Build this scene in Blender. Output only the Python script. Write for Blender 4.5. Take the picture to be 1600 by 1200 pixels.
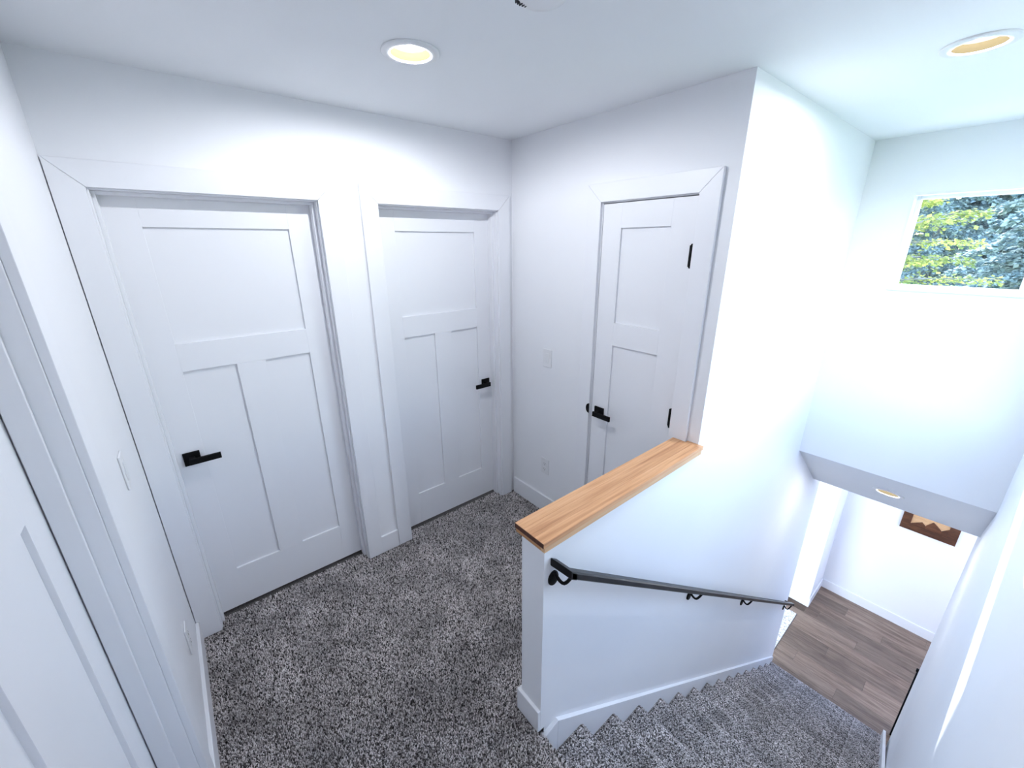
import bpy, bmesh, math, random
import numpy as np
from mathutils import Vector, Matrix

for o in list(bpy.data.objects):
    bpy.data.objects.remove(o, do_unlink=True)
scene = bpy.context.scene
COL = scene.collection
rnd = random.Random(7)

# ------------------------------------------------------------------ camera
cam_d = bpy.data.cameras.new('camera')
cam_d.sensor_width = 36.0
cam_d.lens = 639.1 / 1600 * 36.0
cam_d.clip_start = 0.02
cam = bpy.data.objects.new('camera', cam_d)
COL.objects.link(cam)
yaw, pit, rol = -0.6889, -0.3284, -0.0065
fw = Vector((-math.sin(yaw) * math.cos(pit), math.cos(yaw) * math.cos(pit), math.sin(pit)))
rt = Vector((math.cos(yaw), math.sin(yaw), 0))
up = rt.cross(fw)
rt2 = rt * math.cos(rol) + up * math.sin(rol)
up2 = up * math.cos(rol) - rt * math.sin(rol)
M = Matrix((rt2, up2, -fw)).transposed().to_4x4()
M.translation = (-1.7937, -2.1674, 1.8426)
cam.matrix_world = M
scene.camera = cam

# ------------------------------------------------------------------ world, sun, daylight
SUN = Vector((-2.284, -1.0, -2.478)).normalized()
w = bpy.data.worlds.new('sky')
scene.world = w
w.use_nodes = True
nt = w.node_tree
sky = nt.nodes.new('ShaderNodeTexSky')
sky.sky_type = 'NISHITA'
sky.sun_disc = False
sky.sun_elevation = math.radians(44.8)
sky.sun_rotation = math.radians(66)
nt.links.new(sky.outputs[0], nt.nodes['Background'].inputs[0])
nt.nodes['Background'].inputs[1].default_value = 0.68


def lamp(name, typ, loc, energy, color, direction=None, size=None, sy=None):
    d = bpy.data.lights.new(name, typ)
    d.energy = energy
    d.color = color
    if typ == 'AREA':
        d.shape = 'RECTANGLE'
        d.size, d.size_y = size, sy
    o = bpy.data.objects.new(name, d)
    COL.objects.link(o)
    o.location = loc
    if direction is not None:
        o.rotation_euler = Vector(direction).to_track_quat('-Z', 'Y').to_euler()
    return o


s = lamp('sun', 'SUN', (6, 3, 8), 4.3, (1.0, 0.96, 0.9), SUN)
s.data.angle = math.radians(0.5)
# fill lamps standing in for daylight through two unseen windows
lamp('stairwell_daylight_fill', 'AREA', (0.80, -3.35, 2.75), 16, (0.84, 0.92, 1.0), (0, 0.8, -0.9), 1.7, 1.5)
lamp('downstairs_daylight_fill', 'AREA', (-0.42, 0.25, -1.55), 70, (0.86, 0.93, 1.0), (1, -0.1, 0), 2.3, 2.0)

vs = scene.view_settings
vs.view_transform = 'Standard'
vs.look = 'None'
vs.gamma = 1.0
vs.use_curve_mapping = False
vs.exposure = 1.25

# ------------------------------------------------------------------ dimensions (metres)
H = 2.44
XL = -2.0286           # left wall
W = 1.3811             # stair face of half wall / stair wall: y = -W
WI = 1.268             # landing face of half wall
WR = 2.435             # right stairwell wall: y = -WR
X2 = 1.792             # window wall
X3 = 2.8245            # lower end of the stair walls
XH = -1.0114           # end of half wall
RUN, RISE, XN = 0.2499, 0.1848, -1.0059
ZF = -16 * RISE        # lower floor
ZC2 = -0.2611          # lower ceiling
XS = 2.5216            # low end of the sloped soffit
ZS = 0.2887            # foot of window wall
XF = 4.742             # hall end wall
T = 0.018
BH = 0.115


# ------------------------------------------------------------------ material helpers
def newmat(name):
    m = bpy.data.materials.new(name)
    m.use_nodes = True
    return m, m.node_tree, m.node_tree.nodes['Principled BSDF']


def node(t, typ, **kw):
    n = t.nodes.new(typ)
    for k, v in kw.items():
        setattr(n, k, v)
    return n


def ramp(t, src, stops):
    r = node(t, 'ShaderNodeValToRGB')
    e = r.color_ramp.elements
    while len(e) < len(stops):
        e.new(0.5)
    for i, (p, c) in enumerate(stops):
        e[i].position = p
        e[i].color = (*c, 1)
    t.links.new(src, r.inputs[0])
    return r


def noise(t, vec, scale, detail=3, rough=0.5, dist=0.0):
    n = node(t, 'ShaderNodeTexNoise')
    n.inputs['Scale'].default_value = scale
    n.inputs['Detail'].default_value = detail
    n.inputs['Roughness'].default_value = rough
    n.inputs['Distortion'].default_value = dist
    if vec is not None:
        t.links.new(vec, n.inputs['Vector'])
    return n


def bump(t, b, h, strength, dist=0.002):
    n = node(t, 'ShaderNodeBump')
    n.inputs['Strength'].default_value = strength
    n.inputs['Distance'].default_value = dist
    t.links.new(h, n.inputs['Height'])
    t.links.new(n.outputs[0], b.inputs['Normal'])


def geopos(t):
    return node(t, 'ShaderNodeNewGeometry').outputs['Position']


def paint(name, col, rough, bscale, bstr):
    m, t, b = newmat(name)
    p = geopos(t)
    n = noise(t, p, 1.3, 2)
    c2 = tuple(c * 0.97 for c in col)
    r = ramp(t, n.outputs[0], [(0.3, c2), (0.7, col)])
    t.links.new(r.outputs[0], b.inputs['Base Color'])
    b.inputs['Roughness'].default_value = rough
    if bstr > 0:
        n2 = noise(t, p, bscale, 3)
        bump(t, b, n2.outputs[0], bstr, 0.001)
    return m


M_WALL = paint('wall_paint', (0.875, 0.885, 0.925), 0.62, 160, 0.12)
M_CEIL = paint('ceiling_paint', (0.885, 0.905, 0.94), 0.8, 120, 0.15)
M_TRIM = paint('trim_enamel', (0.865, 0.875, 0.92), 0.36, 40, 0.0)
M_PLATE = paint('white_plastic', (0.82, 0.83, 0.86), 0.3, 30, 0.0)
M_DARKROOM = paint('unlit_room_paint', (0.5, 0.5, 0.5), 0.8, 30, 0.0)


def simple(name, col, rough, metal=0.0, var=0.1, scale=60):
    m, t, b = newmat(name)
    n = noise(t, geopos(t), scale, 2)
    r = ramp(t, n.outputs[0], [(0.3, tuple(c * (1 - var) for c in col)), (0.7, col)])
    t.links.new(r.outputs[0], b.inputs['Base Color'])
    b.inputs['Roughness'].default_value = rough
    b.inputs['Metallic'].default_value = metal
    return m


M_BLACK = simple('matte_black_metal', (0.004, 0.004, 0.005), 0.6)
M_BLACK.node_tree.nodes['Principled BSDF'].inputs['Specular IOR Level'].default_value = 0.15
M_RAIL = simple('black_steel_rail', (0.005, 0.005, 0.006), 0.38)
M_RAIL.node_tree.nodes['Principled BSDF'].inputs['Specular IOR Level'].default_value = 0.3
M_SLOT = simple('dark_slot', (0.02, 0.02, 0.025), 0.6)


def wood(name, axis, stops, gscale, rough, stretch=0.06, use_random=False, knots=0.0, vr=(0.72, 1.22)):
    m, t, b = newmat(name)
    p = geopos(t)
    if use_random:
        oi = node(t, 'ShaderNodeObjectInfo')
        mul = node(t, 'ShaderNodeMath', operation='MULTIPLY')
        mul.inputs[1].default_value = 37.0
        t.links.new(oi.outputs['Random'], mul.inputs[0])
        cmb = node(t, 'ShaderNodeCombineXYZ')
        for i in range(3):
            t.links.new(mul.outputs[0], cmb.inputs[i])
        ad = node(t, 'ShaderNodeVectorMath', operation='ADD')
        t.links.new(p, ad.inputs[0])
        t.links.new(cmb.outputs[0], ad.inputs[1])
        p = ad.outputs[0]
    mp = node(t, 'ShaderNodeMapping')
    sc = [1, 1, 1]
    sc[axis] = stretch
    mp.inputs['Scale'].default_value = sc
    t.links.new(p, mp.inputs['Vector'])
    n = noise(t, mp.outputs[0], gscale, 6, 0.65, 0.8)
    f = n.outputs[0]
    n2 = noise(t, mp.outputs[0], gscale * 6, 3, 0.6, 0.2)
    mx = node(t, 'ShaderNodeMix', data_type='FLOAT')
    mx.inputs[0].default_value = 0.32
    t.links.new(f, mx.inputs[2])
    t.links.new(n2.outputs[0], mx.inputs[3])
    f = mx.outputs[0]
    r = ramp(t, f, stops)
    out = r.outputs[0]
    if use_random:
        hv = node(t, 'ShaderNodeHueSaturation')
        mr = node(t, 'ShaderNodeMapRange')
        mr.inputs['To Min'].default_value = vr[0]
        mr.inputs['To Max'].default_value = vr[1]
        t.links.new(oi.outputs['Random'], mr.inputs[0])
        t.links.new(mr.outputs[0], hv.inputs['Value'])
        t.links.new(out, hv.inputs['Color'])
        out = hv.outputs[0]
    if knots:
        v = noise(t, mp.outputs[0], gscale * 0.9, 2, 0.5, 2.0)
        kr = ramp(t, v.outputs[0], [(0.0, (1, 1, 1)), (0.70, (1, 1, 1)), (0.76, (0.35, 0.25, 0.2))])
        mm = node(t, 'ShaderNodeMix', data_type='RGBA', blend_type='MULTIPLY')
        mm.inputs[0].default_value = knots
        t.links.new(out, mm.inputs[6])
        t.links.new(kr.outputs[0], mm.inputs[7])
        out = mm.outputs[2]
    t.links.new(out, b.inputs['Base Color'])
    b.inputs['Roughness'].default_value = rough
    bump(t, b, f, 0.12, 0.001)
    return m


M_CAP = wood('fir_cap_wood', 0, [(0.30, (0.24, 0.10, 0.045)), (0.42, (0.52, 0.25, 0.115)), (0.56, (0.68, 0.37, 0.19)), (0.75, (0.76, 0.47, 0.27))], 24, 0.36, 0.035, use_random=True, knots=0.55, vr=(0.9, 1.1))
M_APRON = wood('fir_apron_wood', 0, [(0.3, (0.55, 0.30, 0.15)), (0.55, (0.76, 0.50, 0.29)), (0.8, (0.82, 0.58, 0.37))], 18, 0.45, 0.05)
M_APRON_E = wood('fir_end_apron_wood', 1, [(0.3, (0.42, 0.19, 0.075)), (0.6, (0.60, 0.31, 0.14)), (0.8, (0.66, 0.37, 0.18))], 18, 0.45, 0.05)
M_ENDGRAIN = wood('fir_end_grain', 2, [(0.3, (0.035, 0.012, 0.007)), (0.6, (0.10, 0.03, 0.015)), (0.8, (0.2, 0.07, 0.03))], 60, 0.6, 0.5)
M_PLANK = wood('vinyl_plank_wood', 1, [(0.28, (0.04, 0.024, 0.017)), (0.42, (0.165, 0.108, 0.078)), (0.56, (0.27, 0.19, 0.142)), (0.76, (0.38, 0.285, 0.22))], 14, 0.42, 0.085, use_random=True, knots=0.45)
M_WALNUT = wood('dark_walnut', 1, [(0.3, (0.03, 0.009, 0.004)), (0.5, (0.10, 0.033, 0.013)), (0.7, (0.19, 0.075, 0.032))], 30, 0.45, 0.15, use_random=True)
M_MAPLE = wood('pale_maple_wood', 1, [(0.3, (0.42, 0.22, 0.10)), (0.55, (0.62, 0.38, 0.20)), (0.8, (0.70, 0.47, 0.28))], 30, 0.45, 0.1)


def carpet_mat(name):
    m, t, b = newmat(name)
    p = geopos(t)
    at = node(t, 'ShaderNodeAttribute', attribute_name='tone')
    blot = noise(t, p, 5.5, 3, 0.6)
    r1 = ramp(t, at.outputs['Fac'], [(0.0, (0.012, 0.010, 0.010)), (0.17, (0.08, 0.07, 0.07)), (0.32, (0.40, 0.37, 0.375)), (0.70, (0.72, 0.685, 0.69)), (1.0, (0.92, 0.90, 0.91))])
    r2 = ramp(t, blot.outputs[0], [(0.34, (0.64, 0.63, 0.635)), (0.66, (1.12, 1.10, 1.11))])
    mm = node(t, 'ShaderNodeMix', data_type='RGBA', blend_type='MULTIPLY')
    mm.inputs[0].default_value = 1.0
    t.links.new(r1.outputs[0], mm.inputs[6])
    t.links.new(r2.outputs[0], mm.inputs[7])
    t.links.new(mm.outputs[2], b.inputs['Base Color'])
    b.inputs['Roughness'].default_value = 0.68
    b.inputs['Specular IOR Level'].default_value = 0.1
    return m


def carpet_base_mat():
    m, t, b = newmat('carpet_backing')
    n = noise(t, geopos(t), 260, 2, 0.7)
    r = ramp(t, n.outputs[0], [(0.35, (0.02, 0.018, 0.018)), (0.5, (0.11, 0.10, 0.10)), (0.65, (0.24, 0.22, 0.22))])
    t.links.new(r.outputs[0], b.inputs['Base Color'])
    b.inputs['Roughness'].default_value = 0.68
    bump(t, b, n.outputs[0], 0.8, 0.004)
    return m


M_PILE = carpet_mat('carpet_pile_yarn')
M_CARPET = carpet_base_mat()


def rug_mat():
    m, t, b = newmat('speckled_rug')
    n = noise(t, geopos(t), 38, 3, 0.7, 1.5)
    r = ramp(t, n.outputs[0], [(0.40, (0.30, 0.28, 0.27)), (0.47, (0.72, 0.70, 0.68)), (0.6, (0.88, 0.87, 0.86))])
    t.links.new(r.outputs[0], b.inputs['Base Color'])
    b.inputs['Roughness'].default_value = 0.68
    bump(t, b, n.outputs[0], 0.6, 0.004)
    return m


M_RUG = rug_mat()
M_RUGBACK = simple('rug_binding', (0.10, 0.09, 0.09), 0.9)


def emit_mat(name, col, strength):
    m, t, b = newmat(name)
    b.inputs['Base Color'].default_value = (0.004, 0.0035, 0.003, 1)
    b.inputs['Roughness'].default_value = 0.9
    b.inputs['Specular IOR Level'].default_value = 0.0
    b.inputs['Emission Color'].default_value = (*col, 1)
    b.inputs['Emission Strength'].default_value = strength
    return m


M_LAMP = emit_mat('lamp_diffuser', (1.0, 0.93, 0.80), 0.62)
M_BAFFLE = simple('lamp_baffle', (0.008, 0.0062, 0.0034), 0.9, var=0.05)  # near black so the strong lamp beside it renders it cream
M_BAFFLE.node_tree.nodes['Principled BSDF'].inputs['Specular IOR Level'].default_value = 0.0
M_BAFFLE2 = simple('lamp_baffle_weak_lamp', (0.017, 0.0135, 0.0075), 0.9, var=0.05)  # same baffle, colour lightened to offset the weaker lamp over the stairs
M_BAFFLE3 = simple('lamp_baffle_weakest_lamp', (0.030, 0.024, 0.014), 0.9, var=0.05)  # same baffle, lightened further to offset the weakest lamp in the soffit
for m_ in (M_BAFFLE2, M_BAFFLE3):
    m_.node_tree.nodes['Principled BSDF'].inputs['Specular IOR Level'].default_value = 0.0


def glass_mat():
    m = bpy.data.materials.new('window_glass')
    m.use_nodes = True
    t = m.node_tree
    t.nodes.remove(t.nodes['Principled BSDF'])
    tr = node(t, 'ShaderNodeBsdfTransparent')
    tr.inputs[0].default_value = (0.95, 0.98, 0.99, 1)
    gl = node(t, 'ShaderNodeBsdfGlossy')
    gl.inputs['Roughness'].default_value = 0.02
    mx = node(t, 'ShaderNodeMixShader')
    mx.inputs[0].default_value = 0.04
    t.links.new(tr.outputs[0], mx.inputs[1])
    t.links.new(gl.outputs[0], mx.inputs[2])
    t.links.new(mx.outputs[0], t.nodes['Material Output'].inputs[0])
    return m


M_GLASS = glass_mat()


def leaf_mat(name, lo, hi, trans):
    m, t, b = newmat(name)
    at = node(t, 'ShaderNodeAttribute', attribute_name='tone')
    r = ramp(t, at.outputs['Fac'], [(0.0, lo), (1.0, hi)])
    t.links.new(r.outputs[0], b.inputs['Base Color'])
    b.inputs['Roughness'].default_value = 0.6
    tl = node(t, 'ShaderNodeBsdfTranslucent')
    t.links.new(r.outputs[0], tl.inputs[0])
    mx = node(t, 'ShaderNodeMixShader')
    mx.inputs[0].default_value = trans
    t.links.new(b.outputs[0], mx.inputs[1])
    t.links.new(tl.outputs[0], mx.inputs[2])
    t.links.new(mx.outputs[0], t.nodes['Material Output'].inputs[0])
    return m


M_LEAF = leaf_mat('maple_leaf', (0.20, 0.29, 0.08), (0.60, 0.60, 0.19), 0.5)
M_FIR = leaf_mat('fir_needles', (0.10, 0.18, 0.20), (0.60, 0.70, 0.66), 0.25)  # haze put into the colour: needles paler and bluer
M_BARK = simple('bark', (0.34, 0.33, 0.34), 0.9, var=0.5, scale=14)
M_GRASS = simple('lawn', (0.16, 0.26, 0.09), 0.9, var=0.5, scale=3)

# ------------------------------------------------------------------ mesh helpers
OFF = {}


class MB:
    def __init__(self):
        self.v, self.f = [], []

    def add(self, vs_, fs):
        n = len(self.v)
        self.v += [tuple(p) for p in vs_]
        self.f += [tuple(i + n for i in f) for f in fs]
        return self

    def box(self, x0, x1, y0, y1, z0, z1):
        x0, x1 = min(x0, x1), max(x0, x1)
        y0, y1 = min(y0, y1), max(y0, y1)
        z0, z1 = min(z0, z1), max(z0, z1)
        return self.add([(x0, y0, z0), (x1, y0, z0), (x1, y1, z0), (x0, y1, z0), (x0, y0, z1), (x1, y0, z1), (x1, y1, z1), (x0, y1, z1)],
                        [(0, 3, 2, 1), (4, 5, 6, 7), (0, 1, 5, 4), (1, 2, 6, 5), (2, 3, 7, 6), (3, 0, 4, 7)])

    def prism(self, poly, a, b, fn):
        """poly of (p, q), extruded along the third axis from a to b; fn(p, q, r) -> world"""
        n = len(poly)
        vs_ = [fn(p, q, a) for p, q in poly] + [fn(p, q, b) for p, q in poly]
        fs = [tuple(range(n)), tuple(range(2 * n - 1, n - 1, -1))]
        for i in range(n):
            j = (i + 1) % n
            fs.append((i, i + n, j + n, j))
        return self.add(vs_, fs)

    def lathe(self, prof, fn, seg=32, cap=True):
        """prof [(r, h)], fn(u, v, h) -> world"""
        vs_, fs = [], []
        for r, h in prof:
            for k in range(seg):
                a = 2 * math.pi * k / seg
                vs_.append(fn(r * math.cos(a), r * math.sin(a), h))
        for i in range(len(prof) - 1):
            for k in range(seg):
                k2 = (k + 1) % seg
                fs.append((i * seg + k, i * seg + k2, (i + 1) * seg + k2, (i + 1) * seg + k))
        if cap:
            fs.append(tuple(range(seg)))
            fs.append(tuple((len(prof) - 1) * seg + k for k in range(seg)))
        return self.add(vs_, fs)

    def tube(self, pts, r, seg=10):
        pts = [Vector(p) for p in pts]
        vs_, fs = [], []
        ref = Vector((0.13, 0.97, 0.2))
        for i, p in enumerate(pts):
            d = (pts[min(i + 1, len(pts) - 1)] - pts[max(i - 1, 0)]).normalized()
            a = d.cross(ref)
            if a.length < 1e-3:
                a = d.cross(Vector((1, 0, 0)))
            a.normalize()
            b = d.cross(a)
            rr = r[i] if isinstance(r, (list, tuple)) else r
            for k in range(seg):
                t_ = 2 * math.pi * k / seg
                vs_.append(p + a * rr * math.cos(t_) + b * rr * math.sin(t_))
        for i in range(len(pts) - 1):
            for k in range(seg):
                k2 = (k + 1) % seg
                fs.append((i * seg + k, i * seg + k2, (i + 1) * seg + k2, (i + 1) * seg + k))
        fs.append(tuple(range(seg)))
        fs.append(tuple((len(pts) - 1) * seg + k for k in range(seg)))
        return self.add(vs_, fs)


def mk(name, mb, mat, parent=None, bevel=0.0, smooth=False, kind=None, label=None, cat=None, group=None, recalc=True, seg=2):
    if parent is None:
        xs = [p[0] for p in mb.v]
        ys = [p[1] for p in mb.v]
        zs = [p[2] for p in mb.v]
        off = Vector(((min(xs) + max(xs)) / 2, (min(ys) + max(ys)) / 2, min(zs)))
    else:
        off = OFF[parent.name]
    me = bpy.data.meshes.new(name)
    me.from_pydata([tuple(Vector(p) - off) for p in mb.v], [], mb.f)
    if recalc:
        bm = bmesh.new()
        bm.from_mesh(me)
        bmesh.ops.recalc_face_normals(bm, faces=bm.faces)
        bm.to_mesh(me)
        bm.free()
    if smooth:
        me.polygons.foreach_set('use_smooth', [True] * len(me.polygons))
    me.materials.append(mat)
    o = bpy.data.objects.new(name, me)
    COL.objects.link(o)
    if parent is None:
        o.location = off
    else:
        o.parent = parent
    OFF[o.name] = off
    if bevel:
        b = o.modifiers.new('bevel', 'BEVEL')
        b.width = bevel
        b.segments = seg
        b.limit_method = 'ANGLE'
        b.angle_limit = math.radians(40)
    if kind:
        o['kind'] = kind
    if label:
        o['label'] = label
    if cat:
        o['category'] = cat
    if group:
        o['group'] = group
    return o


def thing(name, loc, label=None, cat=None, group=None, kind=None):
    o = bpy.data.objects.new(name, None)
    o.empty_display_size = 0.1
    COL.objects.link(o)
    o.location = loc
    OFF[o.name] = Vector(loc)
    if label:
        o['label'] = label
    if cat:
        o['category'] = cat
    if group:
        o['group'] = group
    if kind:
        o['kind'] = kind
    return o


def struct(name, mb, mat, label, parent=None, bevel=0.0):
    return mk(name, mb, mat, parent, bevel=bevel, kind='structure', label=label)


XZ = lambda p, q, r: (p, r, q)      # poly in x,z extruded along y

# ------------------------------------------------------------------ shell: upper level
TH = 0.115
D1 = (-1.9375, -1.1725)
D2 = (-0.8866, -0.1203)
D3 = (0.7236, 1.2346)       # distance from the corner along the closet wall
D4 = (-1.670, -0.905)
ZO = 2.0413
JT = 0.018
RV = 0.005


def hole(a, b):              # rough opening = clear opening + jambs
    return a + RV - JT, b - RV + JT


a1, b1 = hole(*D1)
a2, b2 = hole(*D2)
a3, b3 = hole(*D3)
a4, b4 = hole(*D4)
zh = ZO - RV + JT
mb = MB()
mb.box(XL - TH, a1, 0, TH, -0.26, H).box(b1, a2, 0, TH, -0.26, H).box(b2, 0.95, 0, TH, -0.26, H)
mb.box(a1, b1, 0, TH, zh, H).box(a2, b2, 0, TH, zh, H).box(a1, b1, 0, TH, -0.26, -0.03).box(a2, b2, 0, TH, -0.26, -0.03)
struct('wall_back', mb, M_WALL, 'white wall holding the two three-panel doors side by side')
mb = MB()
mb.box(0, TH, -a3, 0, -0.26, H).box(0, TH, -WI, -b3, -0.26, H).box(0, TH, -b3, -a3, zh, H).box(0, TH, -b3, -a3, -0.26, -0.03)
struct('wall_closet', mb, M_WALL, 'short white wall with the narrow two-panel closet door')
mb = MB()
mb.box(XL - TH, XL, b4, 0, -0.26, H).box(XL - TH, XL, -WR - 0.15, a4, -0.26, H).box(XL - TH, XL, a4, b4, zh, H).box(XL - TH, XL, a4, b4, -0.26, -0.03)
struct('wall_left', mb, M_WALL, 'white wall along the left edge of the carpeted landing')
ZCAPB = 0.919
mb = MB().prism([(XH, ZF), (X3, ZF), (X3, H), (0, H), (0, ZCAPB), (XH, ZCAPB)], -W, -WI, XZ)
struct('wall_stair', mb, M_WALL, 'bright white stairwell wall dropping to a half wall at the landing')
# right stairwell wall with the opening of the added, unseen window
V2 = (0.10, 1.50, 0.80, 2.15)
mb = MB()
YR = lambda x_: -2.412 - 0.0300 * max(0.0, x_ - 1.5)


def rbox(xa, xb, za, zb):
    mb.prism([(xa, YR(xa)), (xb, YR(xb)), (xb, YR(xb) - 0.15), (xa, YR(xa) - 0.15)], za, zb, lambda p, q, r: (p, q, r))


rbox(XL, V2[0], ZF, H)
rbox(V2[1], X2 + 0.16, ZF, H)
rbox(V2[0], V2[1], ZF, V2[2])
rbox(V2[0], V2[1], V2[3], H)
rbox(X2 + 0.16, X3, ZF, 0.45)
struct('wall_right', mb, M_WALL, 'white stairwell wall at the right edge with a slanted streak of sun')
# window wall
V1 = (-2.200, -1.632, 1.556, 2.116)
mb = MB()
mb.box(X2, X2 + 0.16, V1[1], -W, ZS, H).box(X2, X2 + 0.16, -2.47, V1[0], ZS, H).box(X2, X2 + 0.16, V1[0], V1[1], ZS, V1[2]).box(X2, X2 + 0.16, V1[0], V1[1], V1[3], H)
struct('wall_window', mb, M_WALL, 'pale wall above the stairs with the small square window')
mb = MB().prism([(X2, ZS), (XS, ZC2), (XS, ZC2 + 0.22), (X2 + 0.16, ZS + 0.09)], -2.47, -W, XZ)
struct('ceiling_soffit', mb, M_CEIL, 'sloped soffit over the lower stairs with a recessed light', None)
mb = MB().box(XL - 0.6, X2 + 0.3, -WR - 0.2, 0.75, H, H + 0.12)
struct('ceiling', mb, M_CEIL, 'white ceiling above the landing and stairwell')
# unlit rooms behind the doors
mb = MB().box(XL - 0.6, 0.95, 0.62, 0.7, -0.26, H).box(XL - 0.6, XL - 0.52, -WR - 0.15, 0.62, -0.26, H).box(0.87, 0.95, -WI, 0, -0.26, H)
struct('wall_rooms', mb, M_DARKROOM, 'unlit walls of the rooms behind the closed doors')

# landing floor
mb = MB()
LAND = [(XL - 0.52, -WR), (XN - 0.012, -WR), (XN - 0.012, -W), (XH + 0.02, -W), (XH + 0.02, -WI), (0.87, -WI), (0.87, 0.62), (XL - 0.52, 0.62)]
mb.prism(LAND, -0.26, -0.004, lambda p, q, r: (p, q, r))
floor = struct('floor', mb, M_CARPET, 'grey speckled carpet covering the upper landing')

# ------------------------------------------------------------------ shell: lower level
mb = MB().box(-0.6, 5.0, -3.9, 2.0, ZF - 0.15, ZF - 0.006)
floor_low = struct('floor_lower', mb, simple('plank_underlay', (0.03, 0.024, 0.02), 0.8), 'brown grey wood plank floor at the foot of the stairs')
mb = MB().box(XF, XF + 0.12, -3.75, -1.381, ZF, ZC2)
struct('wall_hall_end', mb, M_WALL, 'white wall at the end of the lower hall with the wooden picture')
mb = MB().box(4.163, 4.9, -1.381, 1.75, ZF, ZC2)
struct('wall_hall_corner', mb, M_WALL, 'bright white wall corner projecting into the lower hall')
mb = MB().box(X3 - 0.12, XF, -3.87, -3.75, ZF, ZC2).box(X3 - 0.12, X3, -3.75, -WR - 0.15, ZF, ZC2)
struct('wall_hall_right', mb, M_WALL, 'white walls of the lower hall past the stairs')
V3 = (-0.95, 1.45, ZF + 0.35, ZC2 - 0.3)
mb = MB()
mb.box(-0.6, -0.5, -WI, V3[0], ZF, ZC2).box(-0.6, -0.5, V3[1], 1.75, ZF, ZC2).box(-0.6, -0.5, V3[0], V3[1], ZF, V3[2]).box(-0.6, -0.5, V3[0], V3[1], V3[3], ZC2)
mb.box(-0.6, 4.163, 1.75, 1.85, ZF, ZC2)
struct('wall_downstairs', mb, M_WALL, 'white walls of the room downstairs')
mb = MB().box(-0.6, 4.9, -WI, 1.85, ZC2, -0.262).box(XS, 4.9, -WR, -WI, ZC2, ZC2 + 0.12).box(X3 - 0.12, 4.9, -3.9, -WR - 0.15, ZC2, ZC2 + 0.12)
mb.box(X3, 4.9, -WR - 0.15, -WR, ZC2, ZC2 + 0.12).box(-0.6, 4.9, -WI, 1.85, -0.262, -0.26)
mb = MB().box(-0.6, 4.9, -WI, 1.85, ZC2, ZC2 + 0.1).box(XS, 4.9, -WR, -WI, ZC2, ZC2 + 0.1).box(X3, 4.9, -3.9, -WR, ZC2, ZC2 + 0.1)
struct('ceiling_lower', mb, M_CEIL, 'white ceiling of the lower hall')

# planks
PW, PL = 0.178, 1.22
pm = MB().box(-PW / 2 + 0.0009, PW / 2 - 0.0009, -PL / 2 + 0.0009, PL / 2 - 0.0009, -0.006, 0)
proto = None
row = 0
x = XF - 0.012 - PW / 2
while x > 2.70:
    y0 = -3.75 + [0.0, -0.45, -0.85, -0.22, -0.66][row % 5]
    while y0 < 1.2:
        lo, hi = max(y0, -3.75), min(y0 + PL, 1.75)
        if proto is None:
            me = bpy.data.meshes.new('plank')
            me.from_pydata(pm.v, [], pm.f)
            me.materials.append(M_PLANK)
            proto = me
        if not (x > 4.163 and lo > -1.381):
            o = bpy.data.objects.new('plank', proto)
            COL.objects.link(o)
            o.parent = floor_low
            if x > 4.163 - PW / 2 and hi > -1.381:
                hi = -1.383
            o.scale = (1, (hi - lo) / PL, 1)
            o.location = Vector((x, (lo + hi) / 2, ZF)) - OFF[floor_low.name]
        y0 += PL
    x -= PW
    row += 1

# ------------------------------------------------------------------ baseboards / trims
BT = 0.014


def base(name, boxes, label):
    mb_ = MB()
    for b_ in boxes:
        mb_.box(*b_)
    return struct(name, mb_, M_TRIM, label, bevel=0.002)


CW = 0.088
base('baseboard_back', [(D1[1] + CW, D2[0] - CW, -BT, 0, -0.004, BH)], 'short white baseboard between the two casings of the door wall')
base('baseboard_closet', [(-BT, 0, -(D3[0] - CW), -T - 0.001, -0.004, BH + 0.012)], 'white baseboard under the outlet beside the closet door')
base('baseboard_left', [(XL, XL + BT, D4[1] + CW, -T - 0.001, -0.004, BH - 0.005), (XL, XL + BT, -WR, D4[0] - CW, -0.004, BH - 0.005)], 'white baseboard along the left wall of the landing')
mb = MB().box(XH - BT, XH, -W, -WI + BT, -0.004, BH - 0.005).box(XH, -T - 0.002, -WI, -WI + BT, -0.004, BH - 0.005)
struct('baseboard_half_wall', mb, M_TRIM, 'white baseboard wrapped around the foot of the half wall', bevel=0.002)
base('baseboard_hall_end', [(XF - BT, XF, -3.75, -1.381 - BT, ZF, ZF + 0.134)], 'white baseboard along the lower hall end wall')
base('baseboard_hall_corner', [(4.163 - BT, XF - BT, -1.381 - BT, -1.381, ZF, ZF + 0.134), (4.163 - BT, 4.163, -1.381, 1.75, ZF, ZF + 0.134)], 'white baseboard around the projecting corner of the lower hall')

# ------------------------------------------------------------------ doors


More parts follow.
